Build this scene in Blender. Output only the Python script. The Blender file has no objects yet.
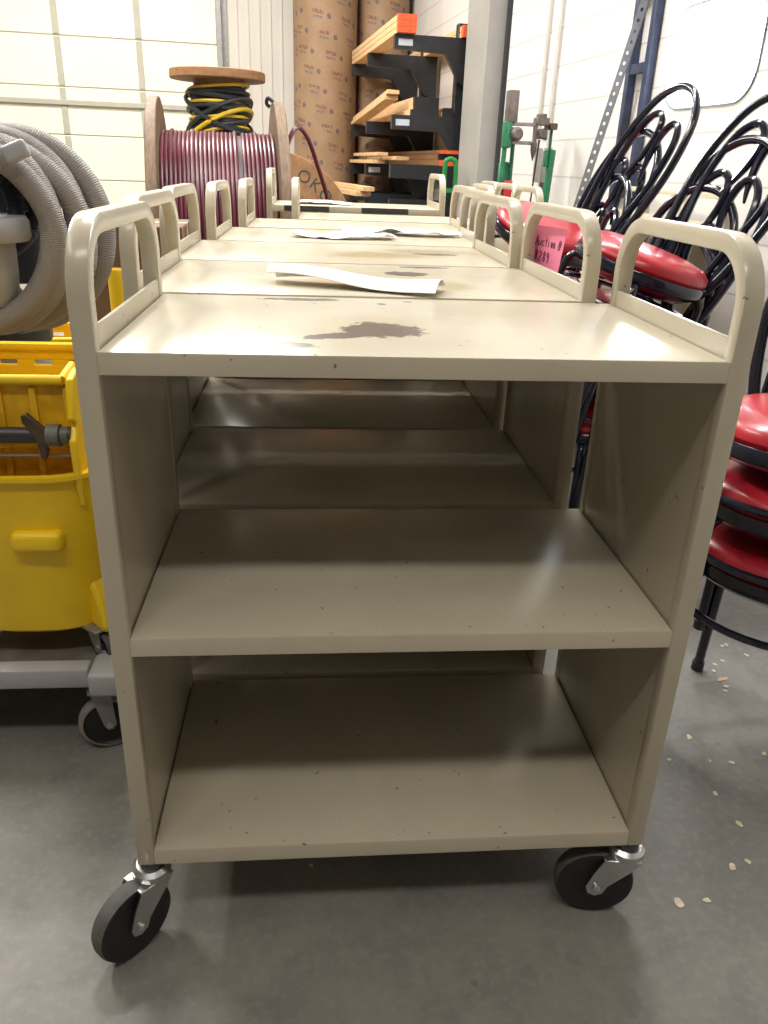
import bpy, bmesh, math, random
from mathutils import Vector, Matrix, Euler, noise
random.seed(7)
SC = bpy.context.scene
COL = SC.collection
PI = math.pi
R = math.radians

# ------------------------------------------------------------------ helpers
def smooth(bm, ang=38):
    for f in bm.faces: f.smooth = True
    for e in bm.edges:
        if len(e.link_faces) == 2:
            e.smooth = e.calc_face_angle(0) < R(ang)

def obj(name, bm, m, parent=None, sm=True, recalc=True):
    if recalc: bmesh.ops.recalc_face_normals(bm, faces=bm.faces)
    if sm: smooth(bm)
    me = bpy.data.meshes.new(name); bm.to_mesh(me); bm.free()
    for x in (m if isinstance(m, (list, tuple)) else [m]): me.materials.append(x)
    o = bpy.data.objects.new(name, me); COL.objects.link(o)
    if parent: o.parent = parent
    return o

def thing(name, label, cat, loc=(0, 0, 0), rotz=0.0, group=None):
    o = bpy.data.objects.new(name, None); COL.objects.link(o)
    o.empty_display_size = .05
    o.location = loc; o.rotation_euler = (0, 0, rotz)
    o['label'] = label; o['category'] = cat
    if group: o['group'] = group
    return o

def tag(o, label, cat, group=None, kind=None):
    o['label'] = label; o['category'] = cat
    if group: o['group'] = group
    if kind: o['kind'] = kind
    return o

def struct(name, bm, m, parent=None, sm=False):
    o = obj(name, bm, m, parent, sm)
    if not parent: o['kind'] = 'structure'
    return o

def dup(root, label=None, group=None, loc=None, rot=None):
    r = root.copy(); COL.objects.link(r)
    if loc is not None: r.location = loc
    if rot is not None: r.rotation_euler = rot
    if label: r['label'] = label
    if group: r['group'] = group
    for ch in list(root.children):
        c = ch.copy(); COL.objects.link(c); c.parent = r
        for g in list(ch.children):
            d = g.copy(); COL.objects.link(d); d.parent = c
    return r

def NB(): return bmesh.new()

def box(bm, x0, x1, y0, y1, z0, z1, bev=0.0, seg=2, M=None, mi=0):
    vs = [bm.verts.new((x, y, z)) for z in (z0, z1) for y in (y0, y1) for x in (x0, x1)]
    idx = [(0, 2, 3, 1), (4, 5, 7, 6), (0, 1, 5, 4), (2, 6, 7, 3), (0, 4, 6, 2), (1, 3, 7, 5)]
    fs = [bm.faces.new([vs[i] for i in q]) for q in idx]
    for f in fs: f.material_index = mi
    geom = set(vs)
    if bev > 0:
        es = list({e for f in fs for e in f.edges})
        r = bmesh.ops.bevel(bm, geom=es, offset=bev, segments=seg, affect='EDGES', profile=.5)
        geom = {v for f in r['faces'] for v in f.verts} | {v for v in vs if v.is_valid}
        seen = set(); st = [next(iter(geom))]
        while st:
            v = st.pop()
            if v in seen: continue
            seen.add(v)
            st.extend(e.other_vert(v) for e in v.link_edges)
        geom = seen
        for v in geom:
            for f in v.link_faces: f.material_index = mi
    if M is not None:
        for v in geom: v.co = M @ v.co
    return bm

def prism(bm, pts, h, M=None, mi=0):
    """polygon pts (x,y) extruded z 0..h then transformed by M"""
    lo = [bm.verts.new((p[0], p[1], 0)) for p in pts]; hi = [bm.verts.new((p[0], p[1], h)) for p in pts]
    n = len(pts)
    fs = [bm.faces.new(lo[::-1]), bm.faces.new(hi)]
    for i in range(n): fs.append(bm.faces.new((lo[i], lo[(i+1) % n], hi[(i+1) % n], hi[i])))
    for f in fs: f.material_index = mi
    if M is not None:
        for v in lo + hi: v.co = M @ v.co
    return bm

def tube(bm, pts, r, n=10, closed=False, cap=True, mi=0):
    pts = [Vector(p) for p in pts]; N = len(pts)
    rr = r if isinstance(r, (list, tuple)) else [r] * N
    tans = []
    for i in range(N):
        if closed: t = pts[(i+1) % N] - pts[i-1]
        else: t = pts[min(i+1, N-1)] - pts[max(i-1, 0)]
        tans.append(t.normalized())
    up = Vector((0, 0, 1)) if abs(tans[0].z) < .9 else Vector((1, 0, 0))
    nrm = tans[0].cross(up).normalized()
    rings = []
    for i in range(N):
        nrm = (nrm - tans[i] * nrm.dot(tans[i]))
        if nrm.length < 1e-6: nrm = tans[i].orthogonal()
        nrm.normalize(); b = tans[i].cross(nrm)
        rings.append([bm.verts.new(pts[i] + (nrm * math.cos(2*PI*k/n) + b * math.sin(2*PI*k/n)) * rr[i]) for k in range(n)])
    rng = range(N) if closed else range(N-1)
    for i in rng:
        A, B = rings[i], rings[(i+1) % N]
        off = 0
        if closed and i == N-1:
            off = min(range(n), key=lambda o: (A[0].co - B[o].co).length)
        for k in range(n):
            f = bm.faces.new((A[k], A[(k+1) % n], B[(k+1+off) % n], B[(k+off) % n])); f.material_index = mi
    if cap and not closed:
        bm.faces.new(rings[0][::-1]).material_index = mi; bm.faces.new(rings[-1]).material_index = mi
    return bm

def spline(P, n=6, closed=False):
    P = [Vector(p) for p in P]; N = len(P); out = []
    rng = range(N) if closed else range(N-1)
    for i in rng:
        if closed: p0, p1, p2, p3 = P[i-1], P[i], P[(i+1) % N], P[(i+2) % N]
        else: p0, p1, p2, p3 = P[max(i-1, 0)], P[i], P[i+1], P[min(i+2, N-1)]
        for k in range(n):
            t = k / n
            out.append(.5*((2*p1) + (-p0+p2)*t + (2*p0-5*p1+4*p2-p3)*t*t + (-p0+3*p1-3*p2+p3)*t**3))
    if not closed: out.append(P[-1])
    return out

def lathe(bm, prof, n=32, M=None, mi=0, closed=False):
    """profile (r,z) about z"""
    rings = []; allv = []
    for r, z in prof:
        if r < 1e-6:
            v = bm.verts.new((0, 0, z)); rings.append([v]); allv.append(v)
        else:
            rg = [bm.verts.new((r*math.cos(2*PI*k/n), r*math.sin(2*PI*k/n), z)) for k in range(n)]
            rings.append(rg); allv += rg
    idx = list(range(len(rings)-1)) + ([-1] if closed else [])
    for i in idx:
        A, B = rings[i], rings[i+1]
        for k in range(n):
            k2 = (k+1) % n
            if len(A) == 1 and len(B) == 1: continue
            if len(A) == 1: q = (A[0], B[k2], B[k])
            elif len(B) == 1: q = (A[k], A[k2], B[0])
            else: q = (A[k], A[k2], B[k2], B[k])
            bm.faces.new(q).material_index = mi
    if not closed:
        for rg, rev in ((rings[0], True), (rings[-1], False)):
            if len(rg) > 1: bm.faces.new(rg[::-1] if rev else rg).material_index = mi
    if M is not None:
        for v in allv: v.co = M @ v.co
    return bm

def cyl(bm, p0, p1, r, n=20, r1=None, mi=0):
    p0, p1 = Vector(p0), Vector(p1); d = p1 - p0
    M = Matrix.Translation(p0) @ d.to_track_quat('Z', 'Y').to_matrix().to_4x4()
    return lathe(bm, [(r, 0), (r if r1 is None else r1, d.length)], n, M, mi)

def bevel_mod(o, w, seg=2):
    m = o.modifiers.new('Bevel', 'BEVEL'); m.width = w; m.segments = seg; m.limit_method = 'ANGLE'; m.angle_limit = R(40)

# ------------------------------------------------------------------ materials
class NT:
    def __init__(s, name):
        s.m = bpy.data.materials.new(name); s.m.use_nodes = True
        s.t = s.m.node_tree; s.b = s.t.nodes['Principled BSDF']
    def n(s, typ, **k):
        x = s.t.nodes.new(typ)
        for a, v in k.items():
            if a.startswith('i_'): x.inputs[a[2:].replace('_', ' ')].default_value = v
            else: setattr(x, a, v)
        return x
    def l(s, a, b): s.t.links.new(a, b)
    def math(s, op, a, b=None, c=None, clamp=False):
        x = s.t.nodes.new('ShaderNodeMath'); x.operation = op; x.use_clamp = clamp
        for i, v in enumerate((a, b, c)):
            if v is None: continue
            if isinstance(v, (int, float)): x.inputs[i].default_value = v
            else: s.l(v, x.inputs[i])
        return x.outputs[0]
    def mix(s, fac, a, b):
        x = s.t.nodes.new('ShaderNodeMix'); x.data_type = 'RGBA'
        for sock, v in ((x.inputs[0], fac), (x.inputs[6], a), (x.inputs[7], b)):
            if isinstance(v, (int, float)): sock.default_value = v
            elif isinstance(v, tuple): sock.default_value = (*v[:3], 1)
            else: s.l(v, sock)
        return x.outputs[2]
    def noise(s, scale, detail=3, rough=.55, vec=None):
        x = s.n('ShaderNodeTexNoise'); x.inputs['Scale'].default_value = scale
        x.inputs['Detail'].default_value = detail; x.inputs['Roughness'].default_value = rough
        if vec is not None: s.l(vec, x.inputs['Vector'])
        return x.outputs['Fac']
    def ramp(s, fac, lo, hi):
        x = s.n('ShaderNodeMapRange', interpolation_type='SMOOTHSTEP')
        x.inputs['From Min'].default_value = lo; x.inputs['From Max'].default_value = hi
        s.l(fac, x.inputs['Value']); return x.outputs[0]
    def bump(s, h, strength=.2, dist=.002):
        x = s.n('ShaderNodeBump'); x.inputs['Strength'].default_value = strength; x.inputs['Distance'].default_value = dist
        s.l(h, x.inputs['Height']); s.l(x.outputs[0], s.b.inputs['Normal'])
    def obj(s):
        return s.n('ShaderNodeTexCoord').outputs['Object']

def mat(name, col, rough=.5, metal=0.0, var=.08, vscale=12, bump=0.0, bscale=200, coat=0.0, spec=None):
    k = NT(name); co = k.obj()
    nz = k.noise(vscale, 3, .6, co)
    c = k.mix(k.ramp(nz, .3, .7), tuple(max(0, x*(1-var)) for x in col), tuple(min(1, x*(1+var)) for x in col))
    k.l(c, k.b.inputs['Base Color'])
    k.b.inputs['Roughness'].default_value = rough; k.b.inputs['Metallic'].default_value = metal
    if coat: k.b.inputs['Coat Weight'].default_value = coat; k.b.inputs['Coat Roughness'].default_value = .1
    if spec is not None: k.b.inputs['Specular IOR Level'].default_value = spec
    if bump: k.bump(k.noise(bscale, 2, .5, co), bump, .001)
    return k.m

BEIGE = (.53, .478, .368)
def paint(name, patches=(), col=BEIGE, soft=()):
    """beige enamel; patches = worn spots (cx,cy,rx,ry,angle) in the cart's own coordinates"""
    k = NT(name); co = k.obj()
    nz = k.noise(5, 4, .6, co)
    c = k.mix(k.ramp(nz, .3, .75), tuple(x*.93 for x in col), tuple(x*1.04 for x in col))
    sp = k.noise(90, 2, .5, co)
    c = k.mix(k.ramp(sp, .735, .75), c, (.2, .17, .13))
    rough = .27
    for lst, colr, nzs, amp, sft in ((soft, (.40, .33, .20), 14, .8, .5), (patches, (.15, .12, .10), 45, .75, .10)):
        if not lst: continue
        n2 = k.noise(nzs, 5, .65, co)
        best = None
        for cx, cy, rx, ry, an in lst:
            sb = k.n('ShaderNodeVectorMath', operation='SUBTRACT'); k.l(co, sb.inputs[0]); sb.inputs[1].default_value = (cx, cy, 0)
            rt = k.n('ShaderNodeVectorRotate', rotation_type='Z_AXIS'); k.l(sb.outputs[0], rt.inputs['Vector']); rt.inputs['Angle'].default_value = -an
            ml = k.n('ShaderNodeVectorMath', operation='MULTIPLY'); k.l(rt.outputs[0], ml.inputs[0]); ml.inputs[1].default_value = (1/rx, 1/ry, 0)
            ln = k.n('ShaderNodeVectorMath', operation='LENGTH'); k.l(ml.outputs[0], ln.inputs[0])
            best = ln.outputs['Value'] if best is None else k.math('MINIMUM', best, ln.outputs['Value'])
        d = k.math('ADD', best, k.math('MULTIPLY', k.math('SUBTRACT', n2, .5), amp*2))
        mk = k.ramp(d, 1+sft, 1-sft) if False else k.math('SUBTRACT', 1.0, k.ramp(d, 1-sft, 1+sft))
        c = k.mix(mk, c, colr)
    k.l(c, k.b.inputs['Base Color'])
    k.b.inputs['Roughness'].default_value = rough
    k.b.inputs['Coat Weight'].default_value = .15; k.b.inputs['Coat Roughness'].default_value = .2
    k.bump(k.noise(140, 2, .5, co), .04, .001)
    return k.m

M_PAINT = paint('beige_enamel')
M_TOP1 = paint('worn_enamel_a', [(-.035, .145, .05, .046, .15), (-.085, .105, .05, .016, .35), (-.15, .048, .040, .014, 0), (-.135, .362, .055, .012, 0), (.02, .36, .008, .004, 0),
                                 (-.02, .335, .006, .008, 0)])
M_TOP2 = paint('worn_enamel_b', [(.09, .26, .045, .03, 0), (-.06, .27, .028, .012, 0), (.14, .36, .05, .012, 0)], soft=[(.0, .12, .16, .05, 0), (.14, .12, .05, .05, 0)])
M_TOP3 = paint('worn_enamel_c', [(.22, .2, .05, .02, 0)], soft=[(.08, .16, .12, .06, 0), (.2, .25, .1, .05, 0)])

M_CHROME = mat('zinc_plated_steel', (.62, .63, .64), .28, 1.0, .05)
M_RUBBER = mat('black_rubber', (.014, .014, .015), .55, 0, .2, 20, .1, 150)
M_TREAD2 = mat('pale_grey_tread', (.24, .22, .20), .6, 0, .15, 20)
M_TREAD = mat('grey_worn_tread', (.10, .095, .09), .7, 0, .2, 30, .1, 150)
M_YEL = mat('yellow_plastic', (.86, .58, .012), .38, 0, .07, 6, .05, 250)
M_YELD = mat('grimy_yellow_plastic', (.74, .42, .010), .5, 0, .30, 14, .05, 200)
M_GREYPL = mat('grey_plastic', (.42, .42, .44), .45, 0, .06, 8, .05, 250)
M_COLLAR = mat('worn_grey_collar', (.13, .125, .12), .5, 0, .2, 30)
M_DECK = mat('dark_mottled_deck', (.17, .15, .13), .6, 0, .3, 10)  # uneven dark grey-brown
M_VAC = mat('light_grey_moulded_plastic', (.36, .37, .39), .4, 0, .06, 8)
M_DARKPL = mat('charcoal_plastic', (.035, .037, .042), .4, 0, .2, 20)
M_BROWNMET = mat('grimy_bracket_steel', (.09, .06, .04), .5, .4, .3, 30)
M_RED = mat('red_vinyl', (.46, .018, .032), .3, 0, .08, 30, .12, 60, coat=.2)
M_BLACK = mat('flare_tinted_black_enamel', (.010, .013, .028), .16, 0, .2, 20, coat=.5)  # black paint, with blue lens flare and reflections mixed into its colour
M_BLACK2 = mat('black_powder_coat', (.016, .017, .021), .4, 0, .2, 20)
M_NAVY = mat('flare_tinted_upright_paint', (.03, .04, .085), .4, 0, .2, 20)  # dark posts; their blue is lens flare put into the base colour
M_PAPER = mat('white_paper', (.88, .88, .88), .7, 0, .01)
M_PINK = mat('pink_paper', (.93, .25, .42), .7, 0, .03)
M_INK = mat('dark_ink', (.06, .02, .06), .6, 0, .1)
M_WOODL = None

def wood(name, c1, c2, scale=(1, 1, 1), rough=.65):
    k = NT(name); co = k.obj()
    mp = k.n('ShaderNodeMapping'); mp.inputs['Scale'].default_value = scale; k.l(co, mp.inputs['Vector'])
    w = k.noise(9, 6, .65, mp.outputs[0])
    k.l(k.mix(k.ramp(w, .3, .7), c1, c2), k.b.inputs['Base Color'])
    k.b.inputs['Roughness'].default_value = rough
    k.bump(w, .15, .002)
    return k.m
M_LUMBER = wood('pine_lumber', (.62, .38, .18), (.76, .52, .29), (6, .5, 6))
M_REELW = wood('weathered_reel_wood', (.10, .06, .032), (.19, .12, .07), (2, 2, 9))
M_REELW2 = wood('brown_reel_wood', (.24, .115, .045), (.34, .18, .08), (2, 2, 6))
M_PLY = wood('pale_plywood', (.50, .36, .22), (.62, .47, .31), (2, 2, 8))
M_ORANGE = mat('orange_end_paint', (.80, .12, .03), .6, 0, .15, 40)
M_CARD = mat('brown_cardboard', (.17, .095, .055), .8, 0, .1, 10)
M_GREEN = mat('green_machine_paint', (.02, .16, .075), .4, 0, .2, 15)
M_GREEN2 = mat('bright_green_paint', (.02, .22, .05), .35, 0, .15, 15)
M_MACH = mat('brown_grey_casting', (.15, .12, .105), .5, .3, .25, 25)
M_STEELG = mat('galvanised_grey', (.30, .29, .28), .45, .5, .1, 30)
M_GREYSL = mat('slotted_angle_grey', (.16, .165, .18), .5, .3, .12, 30)
M_REDTHING = mat('red_paint', (.5, .03, .03), .4)

def hose_mat():
    k = NT('grey_ribbed_hose')
    k.b.inputs['Base Color'].default_value = (.30, .28, .265, 1); k.b.inputs['Roughness'].default_value = .5
    return k.m
M_HOSE = hose_mat()
M_HOSEB = mat('black_ribbed_hose', (.022, .025, .032), .4)

def concrete():
    k = NT('worn_concrete'); co = k.obj()
    a = k.noise(1.6, 6, .6, co); b = k.noise(11, 5, .65, co); c3 = k.noise(70, 3, .6, co)
    c = k.mix(k.ramp(a, .3, .7), (.165, .157, .145), (.245, .228, .20))
    c = k.mix(k.math('MULTIPLY', k.ramp(b, .42, .72), .55), c, (.13, .128, .13))
    c = k.mix(k.math('MULTIPLY', k.ramp(c3, .45, .7), .28), c, (.29, .275, .25))
    vo = k.n('ShaderNodeTexVoronoi'); vo.inputs['Scale'].default_value = 9; k.l(co, vo.inputs['Vector'])
    dk = k.math('SUBTRACT', 1.0, k.ramp(vo.outputs['Distance'], .03, .07))
    c = k.mix(k.math('MULTIPLY', dk, .35), c, (.06, .055, .05))
    k.l(c, k.b.inputs['Base Color'])
    k.l(k.math('ADD', .36, k.math('MULTIPLY', b, .25)), k.b.inputs['Roughness'])
    k.bump(c3, .12, .002)
    return k.m
M_FLOOR = concrete()

def block():
    k = NT('painted_block_wall'); co = k.obj()
    sp = k.n('ShaderNodeSeparateXYZ'); k.l(co, sp.inputs[0])
    cb = k.n('ShaderNodeCombineXYZ'); k.l(sp.outputs['Y'], cb.inputs['X']); k.l(sp.outputs['Z'], cb.inputs['Y'])
    br = k.n('ShaderNodeTexBrick'); k.l(cb.outputs[0], br.inputs['Vector'])
    br.inputs['Scale'].default_value = 1; br.inputs['Brick Width'].default_value = .4; br.inputs['Row Height'].default_value = .2
    br.inputs['Mortar Size'].default_value = .004; br.inputs['Mortar Smooth'].default_value = .3
    br.inputs['Color1'].default_value = (.80, .765, .73, 1); br.inputs['Color2'].default_value = (.78, .745, .71, 1); br.inputs['Mortar'].default_value = (.60, .565, .53, 1)
    # vertical joints are painted almost flush: keep rows mainly
    row = k.math('ABSOLUTE', k.math('SUBTRACT', k.math('FRACT', k.math('ADD', k.math('DIVIDE', sp.outputs['Z'], .2), .45)), .5))
    ln = k.math('SUBTRACT', 1.0, k.ramp(row, .012, .03))
    base = k.mix(k.ramp(k.noise(2.5, 4, .6, co), .3, .7), (.64, .605, .58), (.69, .66, .635))
    c = k.mix(k.math('MULTIPLY', ln, .8), base, (.40, .37, .35))
    c = k.mix(.12, c, br.outputs['Color'])
    k.l(c, k.b.inputs['Base Color']); k.b.inputs['Roughness'].default_value = .6
    k.bump(k.noise(60, 3, .6, co), .15, .003)
    return k.m
M_BLOCK = block()
M_WALLF = mat('dim_brown_wall', (.16, .145, .125), .7, 0, .1, 2)
M_WALL = mat('cream_panel_wall', (.62, .58, .52), .6, 0, .04, 2)
M_DOOR = mat('pale_yellow_door_panel', (.86, .81, .63), .5, 0, .03, 1.5)
M_DOORG = mat('grey_door_seam', (.42, .40, .33), .5, 0, .05)
M_COLUMN = mat('grey_steel_column', (.34, .325, .30), .5, 0, .05, 3)
M_CEIL = mat('white_ceiling', (.42, .42, .41), .8, 0, .03, 2)
M_PIPE = mat('painted_conduit', (.55, .52, .48), .45, 0, .05)
M_GASKET = mat('blue_grey_gasket', (.20, .27, .36), .5, 0, .1)

def pane():
    k = NT('bright_frosted_window')
    k.b.inputs['Base Color'].default_value = (.8, .85, .9, 1); k.b.inputs['Roughness'].default_value = .25
    k.b.inputs['Emission Color'].default_value = (.86, .93, 1.0, 1); k.b.inputs['Emission Strength'].default_value = 22
    return k.m
M_PANE = pane()

def tubeprint(rad):
    k = NT('printed_kraft_tube'); co = k.obj()
    sp = k.n('ShaderNodeSeparateXYZ'); k.l(co, sp.inputs[0])
    an = k.math('MULTIPLY', k.math('ARCTAN2', sp.outputs['Y'], sp.outputs['X']), rad)
    zz = k.math('ADD', sp.outputs['Z'], k.math('MULTIPLY', an, .18))
    rowf = k.math('DIVIDE', zz, .165)
    row = k.math('FLOOR', rowf); fv = k.math('FRACT', rowf)
    u = k.math('ADD', k.math('DIVIDE', an, .30), k.math('MULTIPLY', row, .22))
    fu = k.math('FRACT', u)
    def band(x, a, b): return k.math('MULTIPLY', k.math('GREATER_THAN', x, a), k.math('LESS_THAN', x, b))
    cb = k.n('ShaderNodeCombineXYZ'); k.l(k.math('MULTIPLY', an, 1.0), cb.inputs['X']); k.l(k.math('MULTIPLY', zz, .35), cb.inputs['Y'])
    nz = k.ramp(k.noise(70, 2, .5, cb.outputs[0]), .40, .52)
    l1 = k.math('MULTIPLY', k.math('MULTIPLY', band(fu, .12, .50), band(fv, .52, .72)), nz)
    l2 = k.math('MULTIPLY', k.math('MULTIPLY', band(fu, .16, .46), band(fv, .28, .42)), nz)
    dx = k.math('MULTIPLY', k.math('SUBTRACT', fu, .68), .30/.022); dy = k.math('MULTIPLY', k.math('SUBTRACT', fv, .5), .165/.026)
    dd = k.math('SQRT', k.math('ADD', k.math('MULTIPLY', dx, dx), k.math('MULTIPLY', dy, dy)))
    lg = k.math('LESS_THAN', k.math('ADD', dd, k.math('MULTIPLY', k.noise(90, 2, .5, co), .8)), 1.3)
    base = k.mix(k.ramp(k.noise(4, 4, .6, co), .3, .7), (.27, .165, .092), (.335, .21, .12))
    spiral = k.math('LESS_THAN', k.math('FRACT', k.math('DIVIDE', k.math('SUBTRACT', sp.outputs['Z'], k.math('MULTIPLY', an, .9)), .9)), .012)
    c = k.mix(k.math('MULTIPLY', spiral, .35), base, (.25, .15, .08))
    c = k.mix(k.math('MULTIPLY', l1, .75), c, (.16, .05, .045)); c = k.mix(k.math('MULTIPLY', l2, .7), c, (.09, .075, .12)); c = k.mix(k.math('MULTIPLY', lg, .75), c, (.07, .06, .11))
    k.l(c, k.b.inputs['Base Color']); k.b.inputs['Roughness'].default_value = .6
    return k.m

# ------------------------------------------------------------------ camera
CAM = Vector((-.1165, -.8117, 1.0405))
cd = bpy.data.cameras.new('camera'); cam = bpy.data.objects.new('camera', cd); COL.objects.link(cam)
cam.location = CAM; cam.rotation_euler = (1.1533, -.0346, -.0817)
cd.sensor_fit = 'HORIZONTAL'; cd.sensor_width = 36; cd.lens = 36 * 783.462 / 768
cd.clip_start = .02; cd.clip_end = 60
SC.camera = cam

# ------------------------------------------------------------------ room (turned 6 degrees against the carts)
RZ = R(6.0); RO = Vector((CAM.x, CAM.y, 0))
RA = Vector((math.cos(RZ), math.sin(RZ), 0)); RB = Vector((-math.sin(RZ), math.cos(RZ), 0))
def RM(a, t, z=0): return RO + RA*a + RB*t + Vector((0, 0, z))
def room(o):
    o.location = RO; o.rotation_euler = (0, 0, RZ); return o
AW, TB, AL, TF, HC = 2.0, 9.6, -5.5, -3.2, 4.2
bm = NB(); box(bm, AL-.2, AW+.2, TF-.2, TB+.2, -.15, 0); room(struct('floor', bm, M_FLOOR))
bm = NB(); box(bm, AL-.2, AW+.2, TF-.2, TB+.2, HC, HC+.15); room(struct('ceiling', bm, M_CEIL))
bm = NB(); box(bm, AL-.15, AL, TF, TB, 0, HC); room(struct('wall_left', bm, M_WALLF))
bm = NB(); box(bm, AL-.15, AW+.15, TF-.15, TF, 0, HC); room(struct('wall_front', bm, M_WALLF))
bm = NB(); box(bm, AL-.15, AW+.15, TB, TB+.15, 0, HC)
for i in range(6):  # ribs of the panelled strip beside the garage door
    a = .10 + i*.115
    box(bm, a-.006, a+.006, TB-.012, TB+.01, 0, HC)
room(struct('wall_back', bm, M_WALL))
# right wall with a rounded window opening
WT0, WT1, WZ0, WZ1, WR = 3.06, 3.74, 1.312, 1.70, .13
def rrect(x0, x1, y0, y1, r, n=8):
    pts = []
    for cx, cy, a0 in ((x1-r, y1-r, 0), (x0+r, y1-r, 90), (x0+r, y0+r, 180), (x1-r, y0+r, 270)):
        for i in range(n+1):
            a = R(a0 + 90*i/n); pts.append((cx + r*math.cos(a), cy + r*math.sin(a)))
    return pts
hole = rrect(WT0, WT1, WZ0, WZ1, WR)
bm = NB()
for a in (AW, AW+.15):
    ov = [bm.verts.new((a, t, z)) for t, z in ((TF, 0), (TB, 0), (TB, HC), (TF, HC))]
    hv = [bm.verts.new((a, t, z)) for t, z in hole]
    es = [bm.edges.new((ov[i], ov[(i+1) % 4])) for i in range(4)] + [bm.edges.new((hv[i], hv[(i+1) % len(hv)])) for i in range(len(hv))]
    bmesh.ops.triangle_fill(bm, edges=es, use_beauty=True)
    if a == AW: h0 = hv
for i in range(len(hv)):
    j = (i+1) % len(hv); bm.faces.new((h0[i], h0[j], hv[j], hv[i]))
room(struct('wall_right', bm, M_BLOCK))
win = bpy.data.objects.new('window_1', None); COL.objects.link(win); win['kind'] = 'structure'; room(win)
bm = NB(); prism(bm, rrect(WT0-.001, WT1+.001, WZ0-.001, WZ1+.001, WR), .012, Matrix(((0, 0, 1, AW+.05), (1, 0, 0, 0), (0, 1, 0, 0), (0, 0, 0, 1))))
obj('window_pane', bm, M_PANE, win, sm=False)
bm = NB()
po, pi_ = rrect(WT0-.005, WT1+.005, WZ0-.005, WZ1+.005, WR+.005), rrect(WT0+.002, WT1-.002, WZ0+.002, WZ1-.002, WR-.002)
n = len(po); vv = [[bm.verts.new((a, t, z)) for t, z in p] for a in (AW-.006, AW+.055) for p in (po, pi_)]
for i in range(n):
    j = (i+1) % n
    for A, B in ((0, 1), (1, 3), (3, 2), (2, 0)): bm.faces.new((vv[A][i], vv[A][j], vv[B][j], vv[B][i]))
obj('window_gasket', bm, M_GASKET, win)
# garage door in the back wall
door = bpy.data.objects.new('door_1', None); COL.objects.link(door); door['kind'] = 'structure'; room(door)
DA0, DA1 = -4.73, .0
zs = [0, .335, .78, 1.21, 1.655, 2.11, 2.56, 3.0]
for i in range(len(zs)-1):
    bm = NB(); box(bm, DA0, DA1, TB-.06, TB-.005, zs[i]+.006, zs[i+1]-.006, .004, 1)
    for k in range(7):
        a = DA1 - .80 - .79*k + .02
        if a > DA0: box(bm, a-.03, a+.03, TB-.075, TB-.058, zs[i]+.012, zs[i+1]-.012, .003, 1, mi=1)
    obj('door_panel', bm, [M_DOOR, M_DOORG], door)
bm = NB()
for z in zs[1:-1]: box(bm, DA0, DA1, TB-.05, TB-.004, z-.01, z+.01)
box(bm, DA0, DA1, TB-.1, TB-.058, 1.485, 1.535, .006, 1)
obj('door_strut', bm, M_DOORG, door)
bm = NB(); box(bm, .0, .055, TB-.11, TB-.0, 0, 3.0, .004, 1); box(bm, .055, .11, TB-.03, TB, 0, 3.1); obj('door_track', bm, M_STEELG, door)
# column and a dark vertical strip on the right wall
bm = NB(); box(bm, 1.85, AW+.01, 6.1, 6.62, 0, HC, .006, 1)
room(struct('trim_1', bm, M_COLUMN))
bm = NB(); box(bm, AW-.025, AW+.005, 6.03, 6.075, 0, HC)
room(struct('trim_2', bm, M_BLACK2))

# ------------------------------------------------------------------ book carts
W, D, T = .72, .39, .0237
ZT, ZM, ZB, Z0, ZH = .857, .513, .172, .145, .986
def uframe(x0, x1, ztop=ZH):
    def path(off, r, n=9):
        p = [(off, Z0)]
        for i in range(n+1):
            a = PI - PI/2*i/n; p.append((off + r + r*math.cos(a), ztop - off - r + r*math.sin(a)))
        for i in range(n+1):
            a = PI/2 - PI/2*i/n; p.append((D - off - r + r*math.cos(a), ztop - off - r + r*math.sin(a)))
        p.append((D-off, Z0)); return p
    po, pi2 = path(0, .078), path(.0215, .058)
    bm = NB(); V = [[bm.verts.new((x, y, z)) for y, z in p] for x in (x0, x1) for p in (po, pi2)]
    n = len(po)
    for i in range(n-1):
        for A, B in ((0, 1), (1, 3), (3, 2), (2, 0)): bm.faces.new((V[A][i], V[A][i+1], V[B][i+1], V[B][i]))
    for i in (0, n-1): bm.faces.new((V[0][i], V[1][i], V[3][i], V[2][i]))
    bmesh.ops.recalc_face_normals(bm, faces=bm.faces)
    es = [e for e in bm.edges if len(e.link_faces) == 2 and e.calc_face_angle(0) > R(50)]
    bmesh.ops.bevel(bm, geom=es, offset=.0035, segments=2, affect='EDGES', profile=.5)
    return bm

def shelf(w, zt, th):
    bm = NB(); x = w/2 - T + .0005
    o = [(-x, .002), (x, .002), (x, D-.002), (-x, D-.002)]; i_ = [(-x+.004, .006), (x-.004, .006), (x-.004, D-.006), (-x+.004, D-.006)]
    top = [bm.verts.new((*p, zt)) for p in o]; bot = [bm.verts.new((*p, zt-th)) for p in o]
    ib = [bm.verts.new((*p, zt-th)) for p in i_]; it = [bm.verts.new((*p, zt-.003)) for p in i_]
    bm.faces.new(top); bm.faces.new(it[::-1])
    for k in range(4):
        j = (k+1) % 4
        bm.faces.new((bot[k], bot[j], top[j], top[k])); bm.faces.new((ib[j], ib[k], it[k], it[j])); bm.faces.new((bot[j], bot[k], ib[k], ib[j]))
    bmesh.ops.recalc_face_normals(bm, faces=bm.faces)
    es = [e for e in bm.edges if e.verts[0].co.z > zt-.0001 and e.verts[1].co.z > zt-.0001]
    bmesh.ops.bevel(bm, geom=es, offset=.003, segments=2, affect='EDGES', profile=.5)
    return bm

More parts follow.
